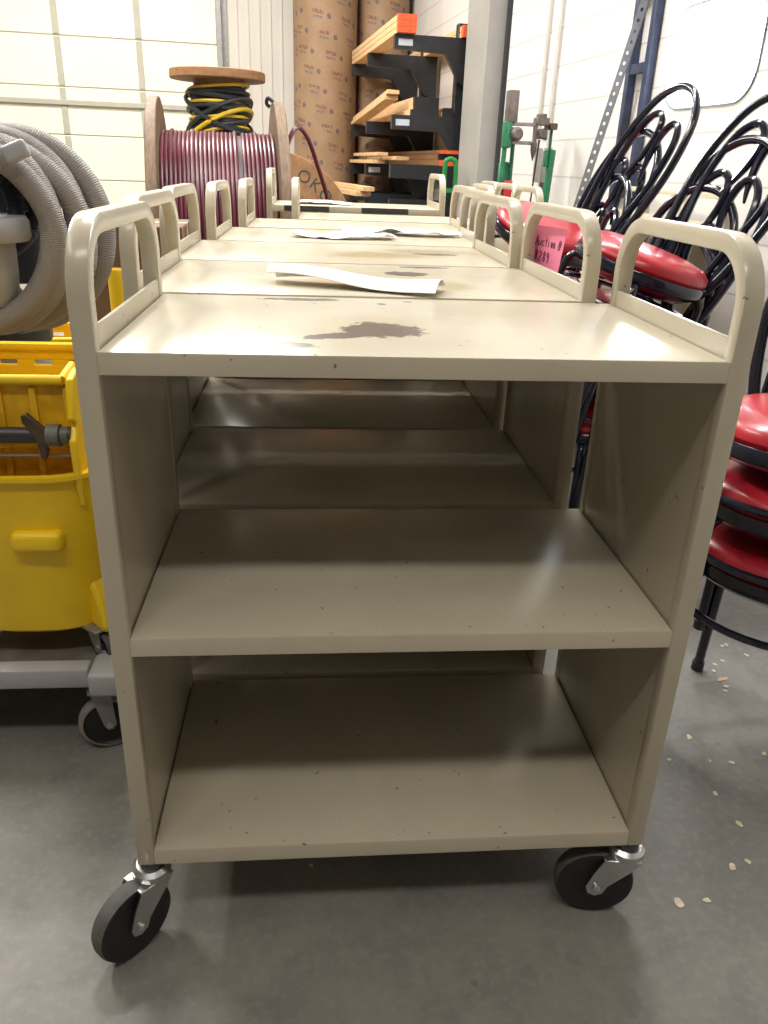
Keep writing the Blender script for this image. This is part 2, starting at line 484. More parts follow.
def caster(parent, x, y, yaw, trail=.040, rad=.0590):
    """swivel caster: stem at (x,y), wheel trailing along yaw"""
    Mx = Matrix.Translation((x, y, 0)) @ Matrix.Rotation(yaw, 4, 'Z')
    zc = rad + .0005
    # fork: crown plate, two tapered cheeks
    bm = NB()
    lathe(bm, [(.0, Z0-.030), (.024, Z0-.030), (.027, Z0-.024), (.027, Z0-.016), (.021, Z0-.011), (.0, Z0-.011)], 24, Mx)
    box(bm, -.020, .034, -.0215, .0215, Z0-.034, Z0-.029, .001, 1, Mx)
    for s in (-1, 1):
        pts = [(-.020, Z0-.030), (.034, Z0-.030), (.046, zc+.030), (trail+.015, zc+.002), (trail+.011, zc-.010), (trail, zc-.015), (trail-.011, zc-.010), (trail-.016, zc+.004), (-.006, zc+.036)]
        Mf = Mx @ Matrix(((1, 0, 0, 0), (0, 0, 1, s*.0200 - .0012), (0, 1, 0, 0), (0, 0, 0, 1)))
        prism(bm, pts, .0024, Mf)
    c = obj('caster', bm, M_CHROME, parent)
    bm = NB()
    Mw = Mx @ Matrix.Translation((trail, 0, zc)) @ Matrix.Rotation(PI/2, 4, 'X')
    lathe(bm, [(.0, -.012), (.014, -.0145), (.022, -.0115), (.045, -.0115), (.052, -.0135), (.0568, -.012), (.0590, -.006), (.0590, .006), (.0568, .012), (.052, .0135), (.045, .0115), (.022, .0115), (.014, .0145), (0, .012)], 40, Mw)
    for f in bm.faces:
        r2 = [(Mw.inverted() @ v.co) for v in f.verts]
        if min(math.hypot(p.x, p.y) for p in r2) > .0562: f.material_index = 1
    obj('wheel', bm, [M_RUBBER, M_TREAD], c)
    for s in (-1, 1):
        bm = NB(); Mb = Mx @ Matrix.Translation((trail, s*.0212, zc)) @ Matrix.Rotation(-s*PI/2, 4, 'X')
        lathe(bm, [(.0065, 0), (.0065, .003), (.004, .005), (.0, .0055)], 12, Mb)
        obj('axle_bolt', bm, M_CHROME, c)
    bm = NB(); lathe(bm, [(.017, Z0-.012), (.017, Z0+.001)], 20, Mx); obj('stem_collar', bm, M_DARKPL, c)
    return c

def make_cart(label, x, y, top, w=W, casts=None, rotz=0.0):
    t = thing('book_cart', label, 'cart', (x, y, 0), rotz, 'beige book carts')
    for s in (-1, 1):
        xo = s*w/2; xi = s*(w/2 - T)
        f = obj('side_frame', uframe(min(xo, xi), max(xo, xi)), M_PAINT, t)
        bm = NB(); xp = s*(w/2 - T + .0022)
        box(bm, min(xp, xp+s*.005), max(xp, xp+s*.005), .018, D-.018, Z0+.004, .8795, .001, 1)
        obj('side_panel', bm, M_PAINT, f)
    obj('top_shelf', shelf(w, ZT, .0243), top, t)
    obj('middle_shelf', shelf(w, ZM, .0255), M_PAINT, t)
    obj('bottom_shelf', shelf(w, ZB, .0266), M_PAINT, t)
    casts = casts or ((-1, 0, 250), (1, 0, 100), (-1, 1, 80), (1, 1, 200))
    for sx, sy, a in casts: caster(t, sx*(w/2 - .0145), .0175 if sy == 0 else D-.0175, R(a))
    return t
carts = []
CG = 'beige book carts'
carts.append(make_cart('front beige steel book cart, nearest of the line, patch of worn paint on top', 0, 0, M_TOP1,
                       casts=((-1, 0, 227), (1, 0, 172), (-1, 1, 280), (1, 1, 262))))
carts.append(make_cart('beige book cart second in line, folded white paper on top, pink note in handle', -.038, .406, M_TOP2, casts=((-1, 0, 80), (1, 0, 100), (-1, 1, 280), (1, 1, 265))))
carts.append(make_cart('beige book cart third in line, bare top with a pale brown stain', -.055, .829, M_TOP3, casts=((-1, 0, 80), (1, 0, 100), (-1, 1, 280), (1, 1, 265))))
def more(label, x, y, rz=0.0):
    c = dup(carts[2], label, CG, (x, y, 0), (0, 0, rz))
    for ch in c.children:
        if ch.name.startswith('top_shelf'):
            ch.data = ch.data.copy(); ch.data.materials[0] = M_PAINT
    carts.append(c); return c
c4 = more('beige book cart fourth in line, crumpled white papers spread on its top', -.02, 1.255)
c5 = more('beige book cart fifth in line, just behind the one with crumpled papers', .02, 1.70)
c6 = more('beige book cart sixth in line, pushed out to the right of its neighbours', .166, 2.13)
c7 = more('last beige book cart of the main line, black tape strips along front lip', .055, 2.57)
g1 = more('nearest beige book cart of the far right row, beside the stacked chairs', 1.03, 2.10)
g2 = more('middle beige book cart of the far right row, its handles showing behind chairs', 1.045, 2.525)
g3 = more('farthest beige book cart of the right row, toward the green machine', 1.06, 2.95)

c7.scale = (1, 1, 1.026)
for c_ in carts[1:4]: c_.scale = (1, 1.06, 1)   # these three are a touch deeper front to back
# tape strips on the last cart
for x0, x1, lb in ((-.235, -.055, 'black tape strip on left half of the last cart lip'), (.075, .265, 'black tape strip on right half of the last cart lip')):
    bm = NB(); box(bm, x0, x1, 2.5682, 2.5722, .8575, .8785, .0006, 1)
    o = obj('tape_strip', bm, M_DARKPL, None); tag(o, lb, 'tape')

# ------------------------------------------------------------------ papers
def sheet(name, fn, nu, nv, th, m, label, cat='paper', group=None):
    bm = NB(); top = []; bot = []
    for i in range(nu+1):
        for j in range(nv+1):
            p = Vector(fn(i/nu, j/nv)); top.append(bm.verts.new(p + Vector((0, 0, th)))); bot.append(bm.verts.new(p))
    I = lambda i, j: i*(nv+1)+j
    for i in range(nu):
        for j in range(nv):
            bm.faces.new((top[I(i, j)], top[I(i+1, j)], top[I(i+1, j+1)], top[I(i, j+1)]))
            bm.faces.new((bot[I(i, j)], bot[I(i, j+1)], bot[I(i+1, j+1)], bot[I(i+1, j)]))
    for i in range(nu):
        for j in (0, nv): bm.faces.new((top[I(i, j)], top[I(i+1, j)], bot[I(i+1, j)], bot[I(i, j)]))
    for j in range(nv):
        for i in (0, nu): bm.faces.new((top[I(i, j)], top[I(i, j+1)], bot[I(i, j+1)], bot[I(i, j)]))
    o = obj(name, bm, m); tag(o, label, cat, group); return o
# rolled / folded sheet on the second cart: axis from left-back to right-front
P0, P1 = Vector((-.187, .545, ZT)), Vector((.085, .455, ZT))
def fold(u, v):
    ax = (P1-P0); p = P0 + ax*u
    side = Vector((-ax.y, ax.x, 0)).normalized()
    wd = .045 + .045*u
    a = v*2 - 1
    lift = .004 + .022*(1-a*a)*(1-.35*u) + .012*max(0, -a)*(1-u) + .004*math.sin(7*u)
    return p + side*(a*wd*.5 - .012*u) + Vector((0, 0, lift))
sheet('folded_paper', fold, 24, 10, .001, M_PAPER, 'folded white paper lying across the second cart top')
def crumple(c, w, h, rot, amp, seed):
    def fn(u, v):
        x, y = (u-.5)*w, (v-.5)*h
        x2 = x*math.cos(rot)-y*math.sin(rot); y2 = x*math.sin(rot)+y*math.cos(rot)
        n = noise.noise(Vector((u*3.1+seed, v*2.3, seed)))+.5*noise.noise(Vector((u*8+seed, v*6, 2)))
        return (c[0]+x2+.01*math.sin(9*v+seed), c[1]+y2+.012*math.sin(8*u+seed), c[2]+.003+amp*max(0, n+.45))
    return fn
sheet('crumpled_paper', crumple((-.04, 1.40, ZT), .27, .10, -.03, .012, 1.3), 20, 10, .0008, M_PAPER, 'long crumpled white paper at front left of the fourth cart top')
sheet('crumpled_paper', crumple((.13, 1.555, ZT), .34, .11, .03, .016, 5.1), 22, 10, .0008, M_PAPER, 'crumpled white paper at back right of the fourth cart top')
sheet('loose_paper', crumple((-.07, 2.78, ZT*1.026), .23, .2, 0, .008, 9.4), 12, 8, .0008, M_PAPER, 'flat white paper lying on the last cart of the line')
# pink note taped inside the second cart's right handle
nt = thing('paper_note', 'pink paper note with handwritten auction number hanging in second cart handle', 'note', (.3245, .406, 0))
def note_pt(s, h):   # s 0..1 along the note from far to near, h 0..1 upward
    return Vector((.0005 + .010*math.sin(PI*s*.9), .405 + .002 + .022*(1-h) - .185*s - .012*h*(s-.3), .860 + .082*h + .004*h*s))
bm = NB(); n = 10; A = []; B = []
for i in range(n+1):
    for h in (0, 1):
        p = note_pt(i/n, h); A.append(bm.verts.new(p)); B.append(bm.verts.new(p + Vector((.0007, 0, 0))))
for i in range(n):
    k = 2*i
    bm.faces.new((A[k], A[k+2], A[k+3], A[k+1])); bm.faces.new((B[k], B[k+1], B[k+3], B[k+2]))
    bm.faces.new((A[k], B[k], B[k+2], A[k+2])); bm.faces.new((A[k+1], A[k+3], B[k+3], B[k+1]))
bm.faces.new((A[0], A[1], B[1], B[0])); bm.faces.new((A[2*n], B[2*n], B[2*n+1], A[2*n+1]))
obj('note_sheet', bm, M_PINK, nt)
GL = {'A': [[(0, 0), (.3, 1), (.6, 0)], [(.12, .4), (.5, .4)]], 'u': [[(0, .6), (.02, .15), (.2, 0), (.4, .15), (.42, .6), (.45, 0)]],
      'c': [[(.4, .5), (.2, .6), (.02, .3), (.15, .02), (.4, .1)]], 't': [[(.2, .95), (.2, .1), (.35, 0)], [(0, .62), (.42, .62)]],
      'i': [[(.1, .6), (.1, 0)], [(.1, .8), (.11, .84)]], 'o': [[(.2, .6), (.02, .3), (.2, 0), (.4, .3), (.2, .6)]],
      'n': [[(0, .6), (.02, 0)], [(.02, .4), (.2, .6), (.38, .45), (.4, 0)]],
      '#': [[(.15, 0), (.25, 1)], [(.4, 0), (.5, 1)], [(0, .35), (.6, .38)], [(.05, .65), (.65, .68)]],
      '8': [[(.4, .8), (.22, 1), (.06, .8), (.2, .55), (.42, .25), (.22, 0), (.03, .22), (.22, .52), (.4, .8)]],
      '2': [[(.03, .8), (.2, 1), (.4, .8), (.3, .5), (.0, 0), (.45, .02)]],
      '9': [[(.4, .75), (.2, .98), (.03, .75), (.2, .5), (.4, .7), (.36, .3), (.3, 0)]]}
def write(txt, s0, h0, hs, adv):
    bm = NB(); s = s0
    for ch in txt:
        k = 1.9 if ch == '#' else 1.0
        if ch != ' ':
            for st in GL[ch]: tube(bm, [note_pt(s + p[0]*adv*1.5*k, h0 + p[1]*hs) + Vector((-.0006, 0, 0)) for p in st], .0009, 5)
        s += adv
    obj('handwriting', bm, M_INK, nt)
write('Auction #', .06, .55, .20, .085)
write('8289', .09, .20, .23, .11)

# ------------------------------------------------------------------ stacked cafe chairs
SR = .178
def make_chair(label):
    t = thing('cafe_chair', label, 'chair', (0, 0, 0), 0, 'stacked cafe chairs')
    bm = NB(); lathe(bm, [(0, .392), (.150, .392), (.168, .398), (.1735, .410), (.170, .424), (.155, .436), (.12, .4435), (.06, .447), (0, .448)], 40)
    obj('seat', bm, M_RED, t)
    bm = NB(); lathe(bm, [(0, .350), (.135, .350), (.163, .366), (SR-.002, .376), (SR, .380), (SR, .398), (SR-.003, .402), (.170, .399), (.165, .3915), (0, .3915)], 40); obj('rim_with_shade_pan', bm, M_BLACK, t)  # real rim, plus a black pan added below to shade the next seat
    for k in range(4):
        a = R(45+90*k); c, s = math.cos(a), math.sin(a)
        pts = spline([(.15*c, .15*s, .368), (.165*c, .165*s, .368), (.181*c, .181*s, .352), (.187*c, .187*s, .30), (.205*c, .205*s, .012)], 5)
        bm = NB(); tube(bm, pts, .0105, 10); lg = obj('leg', bm, M_BLACK, t)
        bm = NB(); cyl(bm, (.2045*c, .2045*s, .022), (.206*c, .206*s, 0.0), .0135, 12); obj('foot_cap', bm, M_DARKPL, lg)
    bm = NB(); tube(bm, [((.184)*math.cos(2*PI*i/40), (.184)*math.sin(2*PI*i/40), .302) for i in range(40)], .0075, 8, closed=True)
    obj('brace_ring', bm, M_BLACK, t)
    h = [(-.150, .105, .385), (-.166, .125, .46), (-.190, .146, .58), (-.215, .147, .70), (-.240, .115, .815), (-.252, .06, .872), (-.256, 0, .888)]
    full = h + [(x, -y, z) for x, y, z in h[-2::-1]]
    bm = NB(); tube(bm, spline(full, 5), .0115, 10); obj('back_hoop', bm, M_BLACK, t)
    for s in (1, -1):
        p = [(-.158, s*.062, .385), (-.176, s*.085, .50), (-.200, s*.108, .63), (-.222, s*.098, .745), (-.234, s*.06, .795), (-.232, s*.022, .78), (-.222, s*.010, .72), (-.211, s*.026, .655), (-.203, s*.044, .615)]
        q = spline(p, 5); rr = [.0105]*len(q)
        for i in range(8): rr[-1-i] = .0035 + .0009*i
        bm = NB(); tube(bm, q, rr, 8); obj('back_scroll', bm, M_BLACK, t)
    return t
chair0 = make_chair('')
used = [False]
def place(pos, eul, label):
    """pos: where the middle of the seat ring sits"""
    Rm = Euler(eul, 'XYZ').to_matrix()
    loc = Vector(pos) - Rm @ Vector((0, 0, .44))
    if not used[0]:
        used[0] = True; c = chair0; c.location = loc; c.rotation_euler = eul; c['label'] = label
    else: c = dup(chair0, label, 'stacked cafe chairs', loc, eul)
    return c
ORD = ['lowest', 'second', 'third', 'fourth', 'topmost']
def stack(top, n, e_top, yaw, where, jit):
    """n nested chairs: the top one's seat ring at `top`, each chair below a little less tilted, the lowest flat on the floor"""
    eul = []; ups = []
    for i in range(n):
        f = i/(n-1) if n > 1 else 0
        e = (e_top[0]*f, e_top[1]*f, yaw + (R(jit[i % len(jit)]) if i < n-1 else 0))
        eul.append(e); ups.append(Euler(e, 'XYZ').to_matrix() @ Vector((0, 0, 1)))
    hz = sum(u.z for u in ups[1:]) or 1
    pitch = (top[2] - .44)/hz
    pos = [None]*n; pos[-1] = Vector(top)
    for i in range(n-1, 0, -1): pos[i-1] = pos[i] - ups[i]*pitch
    for i in range(n):
        w = ORD[i] if i < n-1 else 'topmost'
        lab = {'lowest': 'lowest red-seated cafe chair, feet on floor, ', 'topmost': 'topmost red-seated cafe chair '}.get(w, w + ' red-seated cafe chair from floor ') + where
        place(pos[i], eul[i], lab)
stack((.76, .43, .675), 3, (R(2), 0), R(225), 'in upright stack at right edge', (0, 7))
stack((.745, 1.252, .863), 4, (R(-12.8), R(-11.2)), R(-155), 'in leaning stack beside third cart', (-4, 5, -3))
stack((.634, 1.772, .897), 4, (R(-19), R(-9)), R(-168), 'in far leaning stack beside fifth cart', (4, -6, 3))

# ------------------------------------------------------------------ dolly with mop bucket and vacuum
dl = thing('platform_dolly', 'grey plastic platform dolly on black casters under the yellow mop bucket', 'dolly', (-.88, .40, 0))
DX0, DX1, DY1 = -.42, .40, 1.05
bm = NB(); box(bm, DX0+.03, DX1-.035, .03, DY1-.03, .152, .168, .003, 1); obj('deck', bm, M_DECK, dl)
for b in ((DX0+.05, DX1-.045, 0, .035), (DX0+.05, DX1-.045, DY1-.035, DY1), (DX0, DX0+.035, .06, DY1-.06), (DX1-.04, DX1-.005, .06, DY1-.06)):
    bm = NB(); box(bm, *b, .150, .190, .005, 2); obj('deck_rail', bm, M_GREYPL, dl)
for cx in (DX0-.02, DX1-.035):
    for cy in (-.012, DY1-.065):
        bm = NB(); box(bm, cx-.01, cx+.065, cy, cy+.075, .136, .186, .009, 3); obj('corner_block', bm, M_GREYPL, dl)
def small_caster(parent, x, y, zt, rad, yaw=0, tread=None, wid=.013, zcen=None):
    Mx = Matrix.Translation((x, y, 0)) @ Matrix.Rotation(yaw, 4, 'Z')
    bm = NB(); z0 = zt - rad*2 - .0 - .002
    zc = zcen or zt - .012 - rad
    box(bm, -.022, .022, -.022, .022, zt-.006, zt, .001, 1, Mx)
    for s in (-1, 1):
        prism(bm, [(-.018, zt-.005), (.018, zt-.005), (.022, zc+.0), (.016, zc-.010), (.006, zc-.010), (.000, zc)], .002,
              Mx @ Matrix(((1, 0, 0, 0), (0, 0, 1, s*(wid+.004)-.001), (0, 1, 0, 0), (0, 0, 0, 1))))
    c = obj('caster', bm, M_STEELG, parent)
    bm = NB(); Mw = Mx @ Matrix.Translation((.010, 0, zc)) @ Matrix.Rotation(PI/2, 4, 'X')
    w = wid
    lathe(bm, [(.0, -w*.8), (rad*.3, -w), (rad*.35, -w*.7), (rad*.78, -w*.7), (rad*.85, -w), (rad*.95, -w*.9), (rad, -w*.5), (rad, w*.5), (rad*.95, w*.9), (rad*.85, w), (rad*.78, w*.7), (rad*.35, w*.7), (rad*.3, w), (0, w*.8)], 32, Mw)
    for f in bm.faces:
        if min(math.hypot((Mw.inverted() @ v.co).x, (Mw.inverted() @ v.co).y) for v in f.verts) > rad*.84: f.material_index = 1
    obj('wheel', bm, [M_RUBBER, tread or M_TREAD], c)
    for s in (-1, 1):
        bm = NB(); Mb = Mx @ Matrix.Translation((.010, s*(wid+.005), zc)) @ Matrix.Rotation(-s*PI/2, 4, 'X')
        lathe(bm, [(.006, 0), (.006, .002), (0, .004)], 10, Mb)
        obj('axle_bolt', bm, M_CHROME, c)
    return c
for cx in (DX0+.03, DX1-.035):
    for cy in (.026, DY1-.03): small_caster(dl, cx, cy, .138, .056, R(15 if cy < .5 else 160), M_TREAD2, .013, .0568)

def superloop(hx, hy, p=3.2, n=48):
    o = []
    for i in range(n):
        a = 2*PI*i/n; c, s = math.cos(a), math.sin(a)
        o.append((hx*math.copysign(abs(c)**(2/p), c), hy*math.copysign(abs(s)**(2/p), s)))
    return o
def loft(bm, secs, cap0=True, cap1=False):
    rings = [[bm.verts.new((x, y, z if not callable(z) else z(x, y))) for x, y in loop] for loop, z in secs]
    for A, B in zip(rings, rings[1:]):
        n = len(A)
        for k in range(n): bm.faces.new((A[k], A[(k+1) % n], B[(k+1) % n], B[k]))
    if cap0: bm.faces.new(rings[0][::-1])
    if cap1: bm.faces.new(rings[-1])

def mop_bucket(label, loc, rotz, wringer=True):
    """origin on the surface its wheels stand on"""
    t = thing('mop_bucket', label, 'mop bucket', loc, rotz)
    hb = .060
    bm = NB()
    L = [(superloop(.130, .190, 3), hb), (superloop(.142, .205, 3.2), hb+.012), (superloop(.150, .214, 3.4), hb+.10), (superloop(.160, .226, 3.6), hb+.22), (superloop(.168, .236, 3.8), hb+.318),
         (superloop(.178, .246, 3.8), hb+.320), (superloop(.178, .246, 3.8), hb+.328), (superloop(.164, .232, 3.8), hb+.328), (superloop(.154, .220, 3.6), hb+.22), (superloop(.135, .196, 3.2), hb+.02)]
    loft(bm, L, True, True)
    obj('bucket_body', bm, M_YEL, t)
    bm = NB(); box(bm, -.030, .056, -.244, -.195, hb+.188, hb+.226, .011, 3, Matrix.Translation((.03, 0, 0))); obj('front_lug', bm, M_YEL, t)
    for sx in (-1, 1):     # flared wheel skirts at the corners, each over its caster
        for sy in (-1, 1):
            bm = NB()
            Mq = Matrix.Translation((sx*.122, sy*.165, hb)) @ Matrix.Rotation(math.atan2(sy, sx), 4, 'Z')
            prof = [(-.040, .012), (.040, .006), (.046, .022), (.020, .090), (-.01, .12), (-.04, .10)]
            prism(bm, prof, .056, Mq @ Matrix(((1, 0, 0, 0), (0, 0, 1, -.028), (0, 1, 0, 0), (0, 0, 0, 1))))
            o = obj('wheel_skirt', bm, M_YEL, t); bevel_mod(o, .008, 3)
            small_caster(t, sx*.112, sy*.186, hb+.012, .0295, R(40*sx*sy), M_TREAD, .010)
    if wringer:
        zb = hb + .366
        w = thing if False else None
        bm = NB()       # rear splash plate with two rows of slots
        zt = zb+.115; x0, x1 = -.16, .16; y = .05
        cols = 5; pw = (x1-x0)/cols
        rows = [(zb-.02, zb+.052, 0), (zb+.052, zb+.060, 1), (zb+.060, zb+.079, 0), (zb+.079, zb+.089, 1), (zb+.089, zt, 0)]
        for z0, z1, k in rows:
            if k == 0: box(bm, x0, x1, y, y+.010, z0, z1, .002, 1)
            else:
                bw = .015
                for i in range(cols+1):
                    xx = x0 + pw*i; box(bm, max(x0, xx-bw), min(x1, xx+bw), y, y+.010, z0-.001, z1+.001)
        box(bm, x0-.004, x1+.004, y-.006, y+.016, zt-.008, zt+.006, .004, 2)
        obj('splash_plate', bm, M_YEL, t)
        bm = NB()       # front press plate: sunk, grimy, with ribs, and a rounded top rim
        box(bm, -.112, .112, -.178, -.170, zb-.09, zb+.110, .002, 1)
        for i in range(5):
            xx = -.108 + .054*i; box(bm, xx-.005, xx+.005, -.186, -.172, zb-.08, zb+.098, .0015, 1)
        box(bm, -.112, .112, -.190, -.17, zb-.004, zb+.006, .002, 1)
        obj('press_plate', bm, M_YELD, t)
        bm = NB(); tube(bm, [(-.112, -.186, zb+.112), (.106, -.186, zb+.112)], .0085, 12); tube(bm, [(.106, -.186, zb+.112), (.115, -.150, zb+.128)], .0085, 12)
        obj('press_rim', bm, M_YEL, t)
        for s in (-1, 1):
            bm = NB()
            prism(bm, [(-.225, zb-.05), (-.215, zb-.10), (.06, zb-.02), (.06, zb+.10), (-.15, zb+.13), (-.205, zb+.118), (-.222, zb+.055), (-.205, zb+.045), (-.228, zb+.02)], .012,
                  Matrix(((0, 0, 1, s*.122-.006), (1, 0, 0, 0), (0, 1, 0, 0), (0, 0, 0, 1))))
            o = obj('side_plate', bm, M_YEL, t); bevel_mod(o, .003, 2)
        bm = NB(); cyl(bm, (-.30, -.212, zb+.026), (.118, -.212, zb+.026), .0135, 16); obj('shaft', bm, M_DARKPL, t)
        bm = NB(); cyl(bm, (.080, -.212, zb+.026), (.100, -.212, zb+.026), .0185, 20); cyl(bm, (.102, -.212, zb+.026), (.114, -.212, zb+.026), .0145, 20); obj('shaft_collar', bm, M_COLLAR, t)
        bm = NB(); prism(bm, [(.045, zb+.062), (.054, zb+.066), (.080, zb+.040), (.080, zb+.0), (.075, zb-.014), (.068, zb-.010), (.064, zb+.026), (.046, zb+.050)], .012, Matrix(((1, 0, 0, 0), (0, 0, 1, -.226), (0, 1, 0, 0), (0, 0, 0, 1))))
        o = obj('lever_bracket', bm, M_BROWNMET, t); bevel_mod(o, .002)
        bm = NB(); cyl(bm, (-.118, -.210, zb-.010), (.118, -.210, zb-.010), .0022, 8); obj('tie_rod', bm, M_STEELG, t)
    return t
mop_bucket('yellow mop bucket with side-press wringer standing on the grey dolly', (-.632, .668, .163), 0, True)
b2 = mop_bucket('yellow mop bucket partly hidden behind the front carts, farther back', (-.86, 1.74, 0), R(8), True)
for ch in b2.children: pass

# wet vacuum with its coiled hoses, standing on the rear of the dolly
vc = thing('wet_vacuum', 'grey wet vacuum behind the mop bucket, its head under the coiled hose', 'vacuum', (-.955, 1.22, .1685))
bm = NB(); lathe(bm, [(0, .02), (.15, .02), (.165, .035), (.170, .30), (.165, .44), (0, .44)], 40); obj('tank', bm, M_VAC, vc)
bm = NB(); lathe(bm, [(.172, .43), (.180, .44), (.180, .475), (.165, .49), (.12, .56), (.10, .60), (0, .60)], 40); obj('lid', bm, M_DARKPL, vc)
for k in range(3):
    a = R(90+120*k); bm = NB(); M_ = Matrix.Translation((.12*math.cos(a), .12*math.sin(a), .0105)) @ Matrix.Rotation(PI/2, 4, 'X')
    lathe(bm, [(.0, -.008), (.0105, -.008), (.0105, .008), (0, .008)], 16, M_)
    obj('wheel', bm, M_RUBBER, vc)
# motor head added as dark backing for the coil's hole; broad cap in front
bm = NB(); lathe(bm, [(.10, .59), (.105, .70), (.10, .84), (.08, .875), (0, .885)], 36, Matrix.Translation((.135, .0, 0))); obj('motor_head', bm, M_DARKPL, vc)
bm = NB(); lathe(bm, [(.0, .57), (.050, .575), (.062, .60), (.066, .64), (.068, .705), (0, .705)], 32, Matrix.Translation((.160, -.29, 0))); cyl(bm, (.160, -.28, .62), (.10, -.08, .52), .045, 24); obj('inlet_elbow', bm, M_VAC, vc)
bm = NB(); lathe(bm, [(.095, .703), (.100, .710), (.100, .742), (.094, .750), (0, .750)], 36, Matrix.Translation((.160, -.29, 0))); obj('inlet_cap', bm, M_VAC, vc)
bm = NB(); box(bm, -.020, .030, -.012, .012, -.017, .017, .008, 3, Matrix.Translation((.262, -.32, .868)) @ Matrix.Rotation(R(-24), 4, 'Y') @ Matrix.Rotation(R(12), 4, 'Z')); obj('wand_grip', bm, M_VAC, vc)
def coil(name, m, ctr, radii, ys, r, parent, n=56, sx=1.0, rib=.0016, lean=0.0, stepn=5, dx=None, a0=PI):
    pts = []; L = len(radii)
    tot = (L-1)*n
    for i in range(tot+1):
        f = i/n; k = min(int(f), L-2); u = f-k; u = u*u*(3-2*u)
        ra = radii[k]*(1-u)+radii[k+1]*u; yy = ys[k]*(1-u)+ys[k+1]*u
        a = 2*PI*f + a0
        wob = 1 + .03*math.sin(2*a + k*1.7)
        z = 1.08*ra*math.sin(a)*wob
        xd = 0 if not dx else dx[k]*(1-u)+dx[k+1]*u
        pts.append((ctr[0] + xd + sx*ra*math.cos(a)*wob, ctr[1] + yy + lean*z, ctr[2] + z))
    fine = spline(pts, stepn)
    rr = [r + rib*(1 if (i//1) % 2 else -1) for i in range(len(fine))]
    bm = NB(); tube(bm, fine, rr, 14)
    for f in bm.faces: f.smooth = True
    return obj(name, bm, m, parent)
coil('suction_hose', M_HOSE, (.150, -.235, .712), [.178, .174, .164, .158, .166, .174], [.10, .04, -.02, -.075, -.02, .045], .0250, vc, 72, 1.06, .0007, .10, 8, [.05, .035, .0, -.015, -.01, .02])
coil('drain_hose', M_HOSEB, (.138, -.205, .775), [.104, .098, .080, .066], [.0, .045, .01, -.03], .0195, vc, 40, 1.1, .0008, .1, 6)

# cardboard carton behind on the dolly and tall cartons farther back
def carton(name, label, loc, rz, sx, sy, sz, open_=False):
    t = thing(name, label, 'box', loc, rz)
    bm = NB(); box(bm, -sx/2, sx/2, -sy/2, sy/2, 0, sz, .004, 1); obj('carton_body', bm, M_CARD, t)
    bm = NB(); box(bm, -sx/2-.001, sx/2+.001, -.025, .025, sz-.06, sz+.0012); obj('packing_tape', bm, M_PLY, t)
    return t
carton('cardboard_box', 'tall brown cardboard box behind the left cart handles, beside the cable reel', (-.80, 2.55, 0), R(4), .36, .42, .80)

po = thing('bollard_post', 'short yellow plastic post seen through the nearest left cart handle', 'post', (-.69, 1.62, 0))
bm = NB(); lathe(bm, [(.019, .05), (.027, .05), (.027, .725), (.025, .735), (.020, .735), (.019, .72)], 24, closed=True); obj('post_tube', bm, M_YEL, po)
bm = NB(); lathe(bm, [(0, 0), (.13, 0), (.13, .02), (.06, .05), (0, .05)], 32); obj('post_base', bm, M_DARKPL, po)

# ------------------------------------------------------------------ cable reels (room side)
def reel(name, label, ctr, axis_rot, R_, half, rd, wood_m, fl_t=.045, parts=True):
    t = thing(name, label, 'cable reel', ctr); t.rotation_euler = axis_rot
    for s in (-1, 1):
        bm = NB(); z0 = s*half; z1 = s*(half+fl_t)
        lathe(bm, [(.035, min(z0, z1)), (R_-.004, min(z0, z1)), (R_, min(z0, z1)+.004), (R_, max(z0, z1)-.004), (R_-.004, max(z0, z1)), (.035, max(z0, z1))], 64, closed=True)
        fl = obj('flange', bm, wood_m, t)
        bm = NB()
        for k in range(6):
            a = 2*PI*k/6; cyl(bm, (R_*.45*math.cos(a), R_*.45*math.sin(a), s*(half+fl_t-.002)), (R_*.45*math.cos(a), R_*.45*math.sin(a), s*(half+fl_t+.008)), .014, 6)
        obj('bolt', bm, M_STEELG, fl)
    bm = NB(); lathe(bm, [(rd, -half), (rd, half)], 40); obj('drum', bm, wood_m, t)
    return t
# rotation that lays the reel's axis along the room's left-right direction
AX = (PI/2, 0, RZ + PI/2)
def stripes(name, cols, scale, rough=.4):
    k = NT(name); co = k.obj(); sp = k.n('ShaderNodeSeparateXYZ'); k.l(co, sp.inputs[0])
    f = k.noise(scale, 1, .4, co)
    cr = k.n('ShaderNodeValToRGB'); k.l(k.n('ShaderNodeObjectInfo').outputs['Random'], cr.inputs[0])
    return k
M_CABRED = mat('dark_red_cable', (.095, .015, .026), .36, 0, .25, 5)
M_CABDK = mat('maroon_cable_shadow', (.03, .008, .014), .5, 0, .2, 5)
M_CABYB = None
RT = 4.52
rr1 = reel('cable_reel', 'large wooden reel wound with dark red cable, behind the left handles', RM(-.015, RT, .6575), AX, .655, .277, .30, M_REELW, .05)
bm = NB(); NTURN = 27; n = 72; pts = []
for k in range(NTURN):     # side-by-side windings: one ring per turn, in the reel's own frame (axis z)
    z = -.266 + .532*k/(NTURN-1)
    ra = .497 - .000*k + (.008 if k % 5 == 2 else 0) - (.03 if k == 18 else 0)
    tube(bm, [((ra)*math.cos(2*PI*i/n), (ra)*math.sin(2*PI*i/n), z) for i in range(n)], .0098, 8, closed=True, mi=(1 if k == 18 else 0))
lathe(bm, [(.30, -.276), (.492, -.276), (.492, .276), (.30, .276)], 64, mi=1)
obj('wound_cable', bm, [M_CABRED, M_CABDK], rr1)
bm = NB(); q = spline([(.45, -.30, .36), (.47, -.34, .385), (.36, -.36, .40), (.12, -.36, .47), (-.05, -.38, .50)], 6)
bm.free()
